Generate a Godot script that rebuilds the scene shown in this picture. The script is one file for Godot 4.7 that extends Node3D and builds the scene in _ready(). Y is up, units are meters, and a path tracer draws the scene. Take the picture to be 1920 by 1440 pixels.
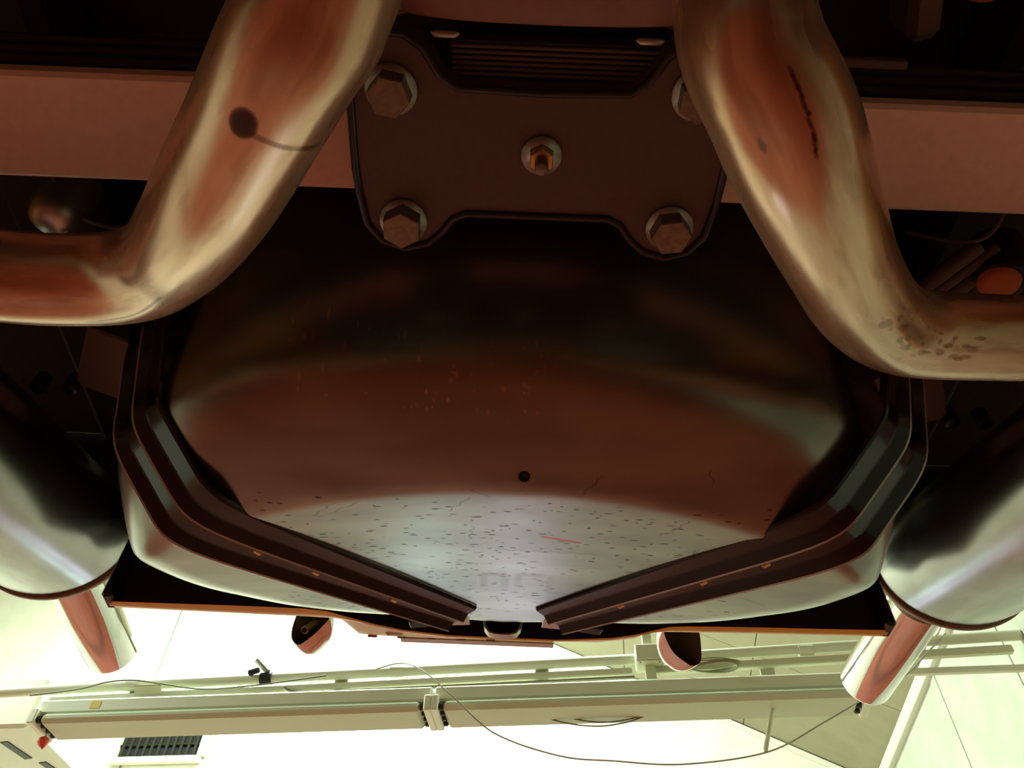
extends Node3D
# The rear underside of a car raised on a hoist, seen from below in a workshop.
# World axes follow the car: -Z is the car's rear, +X its right as seen here, heights are measured from the eye (EYE above the floor).
const EYE := 1.25
var room := Transform3D(Basis(Vector3.UP, deg_to_rad(-8.0)), Vector3(0, EYE, 0))   # the workshop stands 8 degrees askew to the car
var car := Transform3D(Basis(), Vector3(0, EYE, 0))
var taken := {}
var M := {}

func _ready():
	# ---------------------------------------------------------------- camera, surroundings, light
	var cam := Camera3D.new(); cam.name = "camera"; add_child(cam)
	cam.fov = 2.0 * rad_to_deg(atan(720.0 / 1507.0))
	cam.near = 0.01
	cam.transform = Transform3D(Basis(Vector3.RIGHT, deg_to_rad(50.0)) * Basis(Vector3.BACK, deg_to_rad(2.2)), Vector3(0, EYE, 0))
	cam.current = true
	var env := Environment.new()
	env.background_mode = Environment.BG_COLOR
	env.background_color = Color(0, 0, 0)
	env.tonemap_mode = Environment.TONE_MAPPER_LINEAR
	env.tonemap_exposure = 1.5
	env.sdfgi_enabled = true; env.ssao_enabled = true; env.ssil_enabled = true
	var we := WorldEnvironment.new(); we.name = "surroundings"; we.environment = env; add_child(we)
	make_materials()
	build_lamps()
	# ---------------------------------------------------------------- the workshop
	build_room()
	# ---------------------------------------------------------------- the car
	build_body()
	build_tank()
	build_straps()
	build_spring()
	build_plate()
	build_pipes()
	build_mufflers()
	build_guards()
	build_arms()
	# ---------------------------------------------------------------- fittings on the wall
	build_strip_lights()
	build_conduits()
	build_wall_fittings()

# =================================================================== helpers
func numbered(n: String) -> String:
	if not taken.has(n):
		taken[n] = 0
		return n
	taken[n] += 1
	return "%s_%03d" % [n, taken[n]]

func tag(o: Node, label := "", category := "", group := "", kind := ""):
	if label: o.set_meta("label", label)
	if category: o.set_meta("category", category)
	if group: o.set_meta("group", group)
	if kind: o.set_meta("kind", kind)
	return o

# a thing: an empty node at its base; shapes below it are given in the frame 'within'
func thing(called: String, label: String, category: String, at: Vector3, within: Transform3D, group := "") -> Node3D:
	var o := Node3D.new(); o.name = numbered(called); add_child(o)
	o.transform = within * Transform3D(Basis(), at)
	o.set_meta("frame", within)
	tag(o, label, category, group)
	return o

func frame_of(n: Node) -> Transform3D:
	while n != self:
		if n.has_meta("frame"): return n.get_meta("frame")
		n = n.get_parent()
	return car

func commit(st: SurfaceTool, smooth := true) -> ArrayMesh:
	st.generate_normals()
	return st.commit()

# one named mesh under a thing, part or the scene; its points are in the frame of the thing
func part(called: String, mesh: Mesh, m: Material, parent: Node, own := Transform3D()) -> MeshInstance3D:
	var o := MeshInstance3D.new()
	o.name = numbered(called) if parent == self else called
	o.mesh = mesh; o.material_override = m
	parent.add_child(o, true)
	o.global_transform = frame_of(parent) * own
	return o

func single(called: String, mesh: Mesh, m: Material, within: Transform3D, label: String, category: String, group := "") -> MeshInstance3D:
	var o := MeshInstance3D.new(); o.name = numbered(called); o.mesh = mesh; o.material_override = m
	add_child(o); o.transform = within
	o.set_meta("frame", within)
	tag(o, label, category, group)
	return o

func struct(called: String, mesh: Mesh, m: Material, within: Transform3D) -> MeshInstance3D:
	var o := MeshInstance3D.new(); o.name = called; o.mesh = mesh; o.material_override = m
	add_child(o); o.transform = within
	o.set_meta("frame", within); o.set_meta("kind", "structure")
	return o

func tri(st: SurfaceTool, a: Vector3, b: Vector3, c: Vector3):
	st.add_vertex(a); st.add_vertex(b); st.add_vertex(c)

func quad(st: SurfaceTool, a: Vector3, b: Vector3, c: Vector3, d: Vector3):
	tri(st, a, b, c); tri(st, a, c, d)

func begin(flat := false) -> SurfaceTool:
	var st := SurfaceTool.new(); st.begin(Mesh.PRIMITIVE_TRIANGLES)
	st.set_smooth_group(-1 if flat else 0)
	return st

# a grid of points, rows[i][j]; uv runs 0..1 along i (u) and j (v)
func grid(st: SurfaceTool, rows: Array, uvs := [], flip := false):
	for i in rows.size() - 1:
		for j in rows[i].size() - 1:
			var id := [[i, j], [i + 1, j], [i + 1, j + 1], [i, j], [i + 1, j + 1], [i, j + 1]]
			if flip: id = [[i, j], [i + 1, j + 1], [i + 1, j], [i, j], [i, j + 1], [i + 1, j + 1]]
			for k in id:
				if uvs: st.set_uv(uvs[k[0]][k[1]])
				st.add_vertex(rows[k[0]][k[1]])

# box with chamfered edges, at the transform t
func add_box(st: SurfaceTool, t: Transform3D, s: Vector3, b := 0.0):
	var h := s / 2.0
	b = min(b, min(h.x, min(h.y, h.z)) * 0.9)
	var P := func(ax: int, sg: Array) -> Vector3:   # corner on the face of axis ax
		var v := Vector3(sg[0] * (h.x - b), sg[1] * (h.y - b), sg[2] * (h.z - b))
		v[ax] = sg[ax] * h[ax]
		return t * v
	for ax in 3:
		var u: int = (ax + 1) % 3
		var w: int = (ax + 2) % 3
		for s1 in [-1, 1]:
			var c := []
			for k in [[-1, -1], [1, -1], [1, 1], [-1, 1]]:
				var g := [0, 0, 0]; g[ax] = s1; g[u] = k[0]; g[w] = k[1]
				c.append(P.call(ax, g))
			if s1 > 0: quad(st, c[0], c[3], c[2], c[1])
			else: quad(st, c[0], c[1], c[2], c[3])
	if b <= 0.0: return
	for ax in 3:                         # edges parallel to ax
		var u: int = (ax + 1) % 3
		var w: int = (ax + 2) % 3
		for su in [-1, 1]:
			for sw in [-1, 1]:
				var g0 := [0, 0, 0]; g0[ax] = -1; g0[u] = su; g0[w] = sw
				var g1 := [0, 0, 0]; g1[ax] = 1; g1[u] = su; g1[w] = sw
				var a = P.call(u, g0)
				var bb = P.call(u, g1)
				var c = P.call(w, g1)
				var d = P.call(w, g0)
				if su * sw > 0: quad(st, a, bb, c, d)
				else: quad(st, a, d, c, bb)
	for sx in [-1, 1]:
		for sy in [-1, 1]:
			for sz in [-1, 1]:
				var g := [sx, sy, sz]
				if sx * sy * sz > 0: tri(st, P.call(0, g), P.call(2, g), P.call(1, g))
				else: tri(st, P.call(0, g), P.call(1, g), P.call(2, g))

func box(s: Vector3, at: Vector3, b := 0.0, basis := Basis()) -> ArrayMesh:
	var st := begin(true)
	add_box(st, Transform3D(basis, at), s, b)
	return commit(st)

func span(lo: Vector3, hi: Vector3, b := 0.0) -> ArrayMesh:
	return box(hi - lo, (lo + hi) / 2.0, b)

# smooth curve through points; extra components interpolate too
func curve(pts: Array, each := 8) -> Array:
	var out := []
	for i in pts.size() - 1:
		var a = pts[max(i - 1, 0)]
		var b = pts[i]
		var c = pts[i + 1]
		var d = pts[min(i + 2, pts.size() - 1)]
		for k in each:
			var t := float(k) / each
			out.append(0.5 * ((2.0 * b) + (c - a) * t + (2.0 * a - 5.0 * b + 4.0 * c - d) * t * t + (3.0 * b - a - 3.0 * c + d) * t * t * t))
	out.append(pts[-1])
	return out

# tube along points (Vector3) with one radius or a list of them; v = 0.5 faces down
func add_tube(st: SurfaceTool, pts: Array, r, sides := 16, caps := true, uv := false):
	var rows := []
	var uvs := []
	var total := 0.0
	for i in pts.size() - 1: total += pts[i].distance_to(pts[i + 1])
	var run := 0.0
	for i in pts.size():
		var tan: Vector3 = (pts[min(i + 1, pts.size() - 1)] - pts[max(i - 1, 0)]).normalized()
		var ref := Vector3.DOWN if abs(tan.y) < 0.93 else Vector3.BACK
		var dn: Vector3 = (ref - tan * ref.dot(tan)).normalized()
		var sd: Vector3 = tan.cross(dn)
		var rad: float = r[i] if r is Array else r
		if i > 0: run += pts[i].distance_to(pts[i - 1])
		var row := []
		var uvr := []
		for k in sides + 1:
			var a := TAU * (float(k) / sides - 0.5)
			row.append(pts[i] + (dn * cos(a) + sd * sin(a)) * rad)
			uvr.append(Vector2(run / total, float(k) / sides))
		rows.append(row); uvs.append(uvr)
	grid(st, rows, uvs if uv else [])
	if caps:
		st.set_smooth_group(-1)
		for e in [0, pts.size() - 1]:
			for k in sides:
				if uv: st.set_uv(Vector2(0, 0))
				if e == 0: tri(st, pts[0], rows[0][k], rows[0][k + 1])
				else: tri(st, pts[e], rows[e][k + 1], rows[e][k])
		st.set_smooth_group(0)

func tube(pts: Array, r, sides := 16, caps := true) -> ArrayMesh:
	var st := begin()
	add_tube(st, pts, r, sides, caps)
	return commit(st)

# turned shape: profile of (radius, height along axis), around the axis through 'at'
func add_lathe(st: SurfaceTool, prof: Array, at: Vector3, axis: Vector3, sides := 24):
	var z := axis.normalized()
	var x := z.cross(Vector3.RIGHT if abs(z.x) < 0.9 else Vector3.UP).normalized()
	var y := z.cross(x)
	var rows := []
	for p in prof:
		var row := []
		for k in sides + 1:
			var a := TAU * k / sides
			row.append(at + z * p.y + (x * cos(a) + y * sin(a)) * p.x)
		rows.append(row)
	grid(st, rows)

# polygon (Vector2 x,z) pushed up from height y0 to y1, edges chamfered below by b
func slab(poly: Array, y0: float, y1: float, b := 0.0) -> ArrayMesh:
	var st := begin(true)
	var n := poly.size()
	var inner := []
	for i in n:
		var e1: Vector2 = (poly[i] - poly[i - 1]).normalized()
		var e2: Vector2 = (poly[(i + 1) % n] - poly[i]).normalized()
		var nn := (Vector2(-e1.y, e1.x) + Vector2(-e2.y, e2.x)).normalized()
		inner.append(poly[i] + nn * b)
	var area := 0.0
	for i in n: area += poly[i].cross(poly[(i + 1) % n])
	if area < 0:
		for i in n: inner[i] = 2.0 * poly[i] - inner[i]
	var idx := Geometry2D.triangulate_polygon(PackedVector2Array(inner))
	for k in range(0, idx.size(), 3):
		var a: Vector2 = inner[idx[k]]
		var c: Vector2 = inner[idx[k + 1]]
		var d: Vector2 = inner[idx[k + 2]]
		tri(st, Vector3(a.x, y0, a.y), Vector3(d.x, y0, d.y), Vector3(c.x, y0, c.y))
		tri(st, Vector3(a.x, y1, a.y), Vector3(c.x, y1, c.y), Vector3(d.x, y1, d.y))
	for i in n:
		var p: Vector2 = poly[i]
		var q: Vector2 = poly[(i + 1) % n]
		var pi: Vector2 = inner[i]
		var qi: Vector2 = inner[(i + 1) % n]
		if b > 0: quad(st, Vector3(pi.x, y0, pi.y), Vector3(qi.x, y0, qi.y), Vector3(q.x, y0 + b, q.y), Vector3(p.x, y0 + b, p.y))
		quad(st, Vector3(p.x, y0 + b, p.y), Vector3(q.x, y0 + b, q.y), Vector3(q.x, y1, q.y), Vector3(p.x, y1, p.y))
		if b > 0: quad(st, Vector3(p.x, y1, p.y), Vector3(q.x, y1, q.y), Vector3(qi.x, y1, qi.y), Vector3(pi.x, y1, pi.y))
	return commit(st)

# =================================================================== materials
func noise_tex(freq: float, ramp: Array, seed_ := 1, octaves := 4, size := 512, normal := false, bump := 4.0) -> NoiseTexture2D:
	var n := FastNoiseLite.new(); n.seed = seed_; n.frequency = freq; n.fractal_octaves = octaves
	n.noise_type = FastNoiseLite.TYPE_SIMPLEX_SMOOTH
	var t := NoiseTexture2D.new(); t.width = size; t.height = size; t.seamless = true; t.noise = n
	if normal:
		t.as_normal_map = true; t.bump_strength = bump
	else:
		var g := Gradient.new()
		var cols := PackedColorArray(); var offs := PackedFloat32Array()
		for k in ramp:
			offs.append(k[0]); cols.append(k[1])
		g.offsets = offs; g.colors = cols
		t.color_ramp = g
	return t

func plain(c: Color, rough: float, metal := 0.0, spec := 0.5) -> StandardMaterial3D:
	var m := StandardMaterial3D.new()
	m.albedo_color = c; m.roughness = rough; m.metallic = metal; m.metallic_specular = spec
	m.cull_mode = BaseMaterial3D.CULL_DISABLED
	return m

func worn(c0: Color, c1: Color, rough: float, metal: float, scale: float, seed_: int, freq := 0.012) -> StandardMaterial3D:
	var m := plain(Color.WHITE, rough, metal)
	m.albedo_texture = noise_tex(freq, [[0.25, c0], [0.75, c1]], seed_)
	m.uv1_triplanar = true; m.uv1_world_triplanar = true
	m.uv1_scale = Vector3.ONE * scale
	return m

func make_materials():
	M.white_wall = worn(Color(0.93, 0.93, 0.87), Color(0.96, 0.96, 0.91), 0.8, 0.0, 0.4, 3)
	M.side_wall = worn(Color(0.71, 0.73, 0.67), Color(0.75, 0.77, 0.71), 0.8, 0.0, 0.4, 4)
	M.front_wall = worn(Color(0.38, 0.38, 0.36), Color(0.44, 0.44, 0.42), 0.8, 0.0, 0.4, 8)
	M.roof_board = worn(Color(0.64, 0.63, 0.52), Color(0.67, 0.66, 0.55), 0.85, 0.0, 0.6, 5)
	M.floor = worn(Color(0.60, 0.60, 0.56), Color(0.68, 0.67, 0.63), 0.6, 0.0, 0.35, 6)
	M.bay = worn(Color(0.52, 0.205, 0.112), Color(0.57, 0.23, 0.127), 0.5, 0.0, 0.5, 7)
	M.trim = plain(Color(0.86, 0.86, 0.80), 0.6)
	M.seam = plain(Color(0.52, 0.54, 0.48), 0.8)
	M.pale_paint = plain(Color(0.86, 0.88, 0.79), 0.45)
	M.cream_paint = plain(Color(0.79, 0.79, 0.68), 0.5)
	M.tube_glass = plain(Color(0.80, 0.84, 0.74), 0.75, 0.0, 0.2)
	M.dark_metal = plain(Color(0.20, 0.21, 0.20), 0.45, 0.6)
	M.cable = plain(Color(0.45, 0.44, 0.37), 0.7)
	M.white_cable = plain(Color(0.90, 0.90, 0.82), 0.6)
	M.grey_cable = plain(Color(0.66, 0.66, 0.58), 0.6)
	M.green_cable = plain(Color(0.52, 0.54, 0.36), 0.6)
	M.conduit_metal = plain(Color(0.62, 0.62, 0.56), 0.35, 0.8)
	M.yellow = plain(Color(0.87, 0.74, 0.10), 0.5)
	M.red_plastic = plain(Color(0.85, 0.32, 0.22), 0.5)
	M.grille = plain(Color(0.17, 0.17, 0.14), 0.8, 0.0, 0.1)
	M.black_hole = plain(Color(0.02, 0.02, 0.02), 0.9)
	# car
	M.under = worn(Color(0.055, 0.052, 0.055), Color(0.10, 0.095, 0.095), 0.75, 0.0, 3.0, 11)
	M.black_paint = plain(Color(0.11, 0.105, 0.105), 0.35)
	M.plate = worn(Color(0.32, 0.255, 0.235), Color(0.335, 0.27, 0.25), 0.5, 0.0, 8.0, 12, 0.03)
	M.rubber = plain(Color(0.06, 0.06, 0.06), 0.6)
	M.spring = worn(Color(0.88, 0.78, 0.73), Color(0.90, 0.80, 0.75), 0.65, 0.0, 6.0, 13, 0.03)
	M.leaf = plain(Color(0.09, 0.085, 0.09), 0.45)
	M.bolt = worn(Color(0.46, 0.41, 0.34), Color(0.52, 0.47, 0.40), 0.5, 0.6, 20.0, 14)
	M.washer = plain(Color(0.72, 0.69, 0.66), 0.4, 0.8)
	M.brass = plain(Color(0.80, 0.66, 0.42), 0.35, 0.9)
	M.housing = worn(Color(0.52, 0.37, 0.32), Color(0.56, 0.40, 0.35), 0.6, 0.0, 8.0, 15)
	M.strap = plain(Color(0.07, 0.07, 0.07), 0.25, 0.0, 0.25)
	M.strap.clearcoat_enabled = true; M.strap.clearcoat = 0.45; M.strap.clearcoat_roughness = 0.12
	M.ridge = plain(Color(0.66, 0.65, 0.62), 0.35, 0.85)
	M.orange = plain(Color(0.90, 0.72, 0.12), 0.35)
	M.orange.clearcoat_enabled = true; M.orange.clearcoat = 1.0; M.orange.clearcoat_roughness = 0.05
	M.recess = plain(Color(0.84, 0.66, 0.42), 0.5, 0.0, 0.3)
	M.chrome = plain(Color(0.86, 0.86, 0.85), 0.06, 1.0)
	M.chrome_inside = plain(Color(0.22, 0.21, 0.17), 0.6, 0.3)
	M.galvanised = plain(Color(0.72, 0.72, 0.70), 0.4, 0.9)
	M.arm = plain(Color(0.40, 0.36, 0.34), 0.5, 0.1)
	M.bush = plain(Color(0.80, 0.45, 0.25), 0.6)
	M.tank = plain(Color.WHITE, 0.27, 0.9); M.tank.albedo_texture = tank_print(); M.tank.texture_repeat = false
	M.muffler = worn(Color(0.54, 0.53, 0.50), Color(0.65, 0.65, 0.64), 0.24, 0.95, 3.0, 17, 0.009)
	M.muffler.uv1_scale = Vector3(6, 3, 1.5)
	M.pipe_spotted = plain(Color.WHITE, 0.3, 0.62); M.pipe_spotted.albedo_texture = pipe_print(21, true); M.pipe_spotted.texture_repeat = false
	M.pipe_scratched = plain(Color.WHITE, 0.3, 0.62); M.pipe_scratched.albedo_texture = pipe_print(22, false); M.pipe_scratched.texture_repeat = false
	var rough_tex := noise_tex(0.02, [[0.3, Color(0.20, 0.20, 0.20)], [0.8, Color(0.32, 0.32, 0.32)]], 31, 3, 256)
	for m in [M.pipe_spotted, M.pipe_scratched]:
		m.roughness = 1.0; m.roughness_texture = rough_tex

# bare steel of the tank: specks, scratches, a red scuff and a few faded stencil strokes; u is across, v is from rear to front
func tank_print() -> ImageTexture:
	var w := 1024
	var im := Image.create(w, w, false, Image.FORMAT_RGB8)
	var n := FastNoiseLite.new(); n.seed = 5; n.frequency = 0.006; n.fractal_octaves = 5
	for y in w:
		for x in w:
			var k := n.get_noise_2d(x * 0.6, y * 1.6) * 0.5 + 0.5
			var c := Color(0.44, 0.42, 0.395).lerp(Color(0.61, 0.61, 0.57), k)
			im.set_pixel(x, y, c)
	var rng := RandomNumberGenerator.new(); rng.seed = 77
	var dot := func(x: float, y: float, rx: float, ry: float, c: Color, a: float):
		for j in range(int(y - ry) - 1, int(y + ry) + 2):
			for i in range(int(x - rx) - 1, int(x + rx) + 2):
				if i < 0 or j < 0 or i >= w or j >= w: continue
				var d := pow((i - x) / rx, 2) + pow((j - y) / ry, 2)
				if d < 1.0: im.set_pixel(i, j, im.get_pixel(i, j).lerp(c, a * (1.0 - d * d)))
	for k in 620:                       # dark specks on the flat bottom
		var x := rng.randf_range(200, 830)
		var y := rng.randf_range(60, 500)
		dot.call(x, y, rng.randf_range(1.5, 6), rng.randf_range(1.0, 2.2), Color(0.10, 0.10, 0.09), rng.randf_range(0.35, 1.0))
	for k in 60:                        # chips on the front shoulder
		dot.call(rng.randf_range(260, 560), rng.randf_range(640, 720), rng.randf_range(1, 3), rng.randf_range(1, 5), Color(0.75, 0.70, 0.66), rng.randf_range(0.3, 0.8))
	for k in 16:                        # scratches
		var x := rng.randf_range(150, 860)
		var y := rng.randf_range(100, 640)
		var dx := rng.randf_range(-1.2, 1.2)
		for s in rng.randi_range(20, 60): dot.call(x + s * dx + sin(s * 0.3) * 2.0, y + s * 0.8, 1.4, 1.4, Color(0.22, 0.20, 0.18), 0.16)
	for s in 46: dot.call(555 + s, 395 - s * 0.3, 4, 2.4, Color(0.62, 0.20, 0.16), 0.6)         # red scuff
	var letter := Color(0.40, 0.35, 0.31)
	var stroke := func(x0: float, y0: float, x1: float, y1: float, r: float):
		for s in 40: dot.call(lerp(x0, x1, s / 39.0), lerp(y0, y1, s / 39.0), r, r * 1.3, letter, 0.030)
	stroke.call(484, 200, 484, 250, 6); stroke.call(484, 252, 512, 252, 6); stroke.call(512, 250, 512, 200, 6)
	stroke.call(530, 200, 530, 254, 6); stroke.call(530, 254, 562, 254, 6)
	stroke.call(572, 256, 572, 186, 6); stroke.call(572, 186, 598, 184, 5)
	for s in 90: dot.call(500 + s * 1.4, 345 + sin(s * 0.4) * 3, 5, 1.6, Color(0.25, 0.27, 0.22), 0.08)
	im.generate_mipmaps()
	return ImageTexture.create_from_image(im)

# heat-tinted exhaust steel: u along the pipe, v round it (0.5 faces the floor)
func pipe_print(seed_: int, spotted: bool) -> ImageTexture:
	var w := 1024
	var h := 384
	var im := Image.create(w, h, false, Image.FORMAT_RGB8)
	var n := FastNoiseLite.new(); n.seed = seed_; n.frequency = 0.01; n.fractal_octaves = 4
	var n2 := FastNoiseLite.new(); n2.seed = seed_ + 9; n2.frequency = 0.03; n2.fractal_octaves = 3
	for y in h:
		for x in w:
			var k: float = clamp(n.get_noise_2d(x * 0.45, y * 2.2) * 0.9 + 0.5, 0.0, 1.0)
			var c := Color(0.80, 0.68, 0.57).lerp(Color(0.62, 0.45, 0.34), k * 0.8)
			var rust: float = clamp(n2.get_noise_2d(x * 0.5, y * 1.1) * 3.0 - 0.7, 0.0, 1.0)
			im.set_pixel(x, y, c.lerp(Color(0.45, 0.27, 0.14), rust * 0.22))
	var dot := func(x: float, y: float, rx: float, ry: float, c: Color, a: float):
		for j in range(max(0, int(y - ry) - 1), min(h, int(y + ry) + 2)):
			for i in range(max(0, int(x - rx) - 1), min(w, int(x + rx) + 2)):
				var d := pow((i - x) / rx, 2) + pow((j - y) / ry, 2)
				if d < 1.0: im.set_pixel(i, j, im.get_pixel(i, j).lerp(c, a * (1.0 - d * d * d)))
	var rng := RandomNumberGenerator.new(); rng.seed = seed_
	if spotted:
		for s in 34: dot.call(372 + s * 0.12, 196 - s * 3.4, 2.2, 5, Color(0.34, 0.20, 0.10), 0.3)
		dot.call(370, 196, 9, 13, Color(0.14, 0.06, 0.04), 0.97)
		for s in 40: dot.call(560 + s * 2.4, 175 - s * 0.4, rng.randf_range(2, 5), rng.randf_range(1.5, 3), Color(0.30, 0.16, 0.07), rng.randf_range(0.2, 0.7))
	else:
		for s in 12: dot.call(374 + s * 2.0, 172 + s * 0.9 + rng.randf_range(-1, 1), rng.randf_range(0.8, 2.2), 2.2, Color(0.22, 0.10, 0.05), rng.randf_range(0.4, 1.0))
		dot.call(386, 218, 2.5, 3.5, Color(0.40, 0.38, 0.36), 0.7)
		for s in 50: dot.call(560 + s * 3.2, 165 + rng.randf_range(-22, 22), rng.randf_range(3, 8), rng.randf_range(2, 5), Color(0.38, 0.20, 0.09), rng.randf_range(0.15, 0.6))
	im.generate_mipmaps()
	return ImageTexture.create_from_image(im)

# =================================================================== lamps that light the workshop
func lit_fixture(at: Vector3, power: float, tint: Color, label: String, along := 0.0, lean := 0.0):
	var t := thing("ceiling_lamp", label, "lamp", at, room)
	var b := Basis(Vector3.UP, along)
	var own := Transform3D(b, at)
	part("housing", span(Vector3(-1.2, 0.03, -0.13), Vector3(1.2, 0.11, 0.13), 0.01), M.pale_paint, t, own)
	for s in [-1, 1]:
		part("end_cap", span(Vector3(s * 1.2 - 0.02, -0.03, -0.13), Vector3(s * 1.2 + 0.02, 0.11, 0.13), 0.005), M.trim, t, own)
		part("hanger", tube([Vector3(s * 0.9, 0.1, 0), Vector3(s * 0.9, 0.6, 0)], 0.006, 8), M.trim, t, own)
	var glow := plain(Color(0.9, 0.9, 0.9), 0.4)
	glow.emission_enabled = true; glow.emission = tint; glow.emission_energy_multiplier = 3.0
	for z in [-0.08, 0.08]:
		part("tube", tube([Vector3(-1.18, 0, z), Vector3(1.18, 0, z)], 0.019, 14), glow, t, own)
	var l := AreaLight3D.new(); l.name = "light"
	t.add_child(l)
	l.area_size = Vector2(2.36, 0.24); l.light_color = tint; l.light_energy = power; l.area_range = 30.0; l.shadow_enabled = true
	l.global_transform = room * own * Transform3D(Basis(Vector3.RIGHT, -PI / 2.0 + lean), Vector3(0, -0.045, -0.02))

func build_lamps():
	var white := Color(0.94, 1.0, 0.93)
	lit_fixture(Vector3(-3.0, 5.55, -4.9), 52.0, white, "long lit twin-tube ceiling lamp behind the car, left of the middle", 0.0, 0.5)
	lit_fixture(Vector3(0.25, 4.15, -4.4), 5.0, white, "long lit twin-tube ceiling lamp behind the car, nearer the right wall", 0.0, 0.3)
	lit_fixture(Vector3(-6.0, 4.6, -3.0), 22.0, white, "long lit twin-tube ceiling lamp by the left wall", PI / 2)
	panel_lamp(Vector3(-0.92, -EYE, -7.2), Color(0.84, 0.83, 1.0), "added unseen panel lamp with a lavender tint by the back wall")
	panel_lamp(Vector3(-1.62, -EYE, -7.2), Color(0.82, 0.97, 1.0), "added unseen panel lamp with a pale cyan tint by the back wall")

# unseen panel lamp added by the back wall for bluish streaks on the tank
func panel_lamp(at: Vector3, tint: Color, label: String):
	var t := thing("added_streak_lamp", label, "lamp", at, room, "added panel lamps")
	var own := Transform3D(Basis(), at)
	part("foot", span(Vector3(-0.22, 0.0, -0.18), Vector3(0.22, 0.03, 0.18), 0.006), M.dark_metal, t, own)
	part("back", span(Vector3(-0.15, 0.03, -0.05), Vector3(0.15, 1.0, 0.0), 0.01), M.dark_metal, t, own)
	var glow := plain(Color(0.9, 0.9, 0.9), 0.4)
	glow.emission_enabled = true; glow.emission = tint; glow.emission_energy_multiplier = 1.0
	part("panel", span(Vector3(-0.13, 0.05, -0.002), Vector3(0.13, 0.98, 0.006), 0.002), glow, t, own)
	var l := AreaLight3D.new(); l.name = "light"
	t.add_child(l)
	l.area_size = Vector2(0.24, 0.9); l.light_color = tint; l.light_energy = 0.25; l.area_range = 20.0; l.shadow_enabled = true
	l.global_transform = room * own * Transform3D(Basis(Vector3.UP, PI), Vector3(0, 0.5, 0.03))

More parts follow.
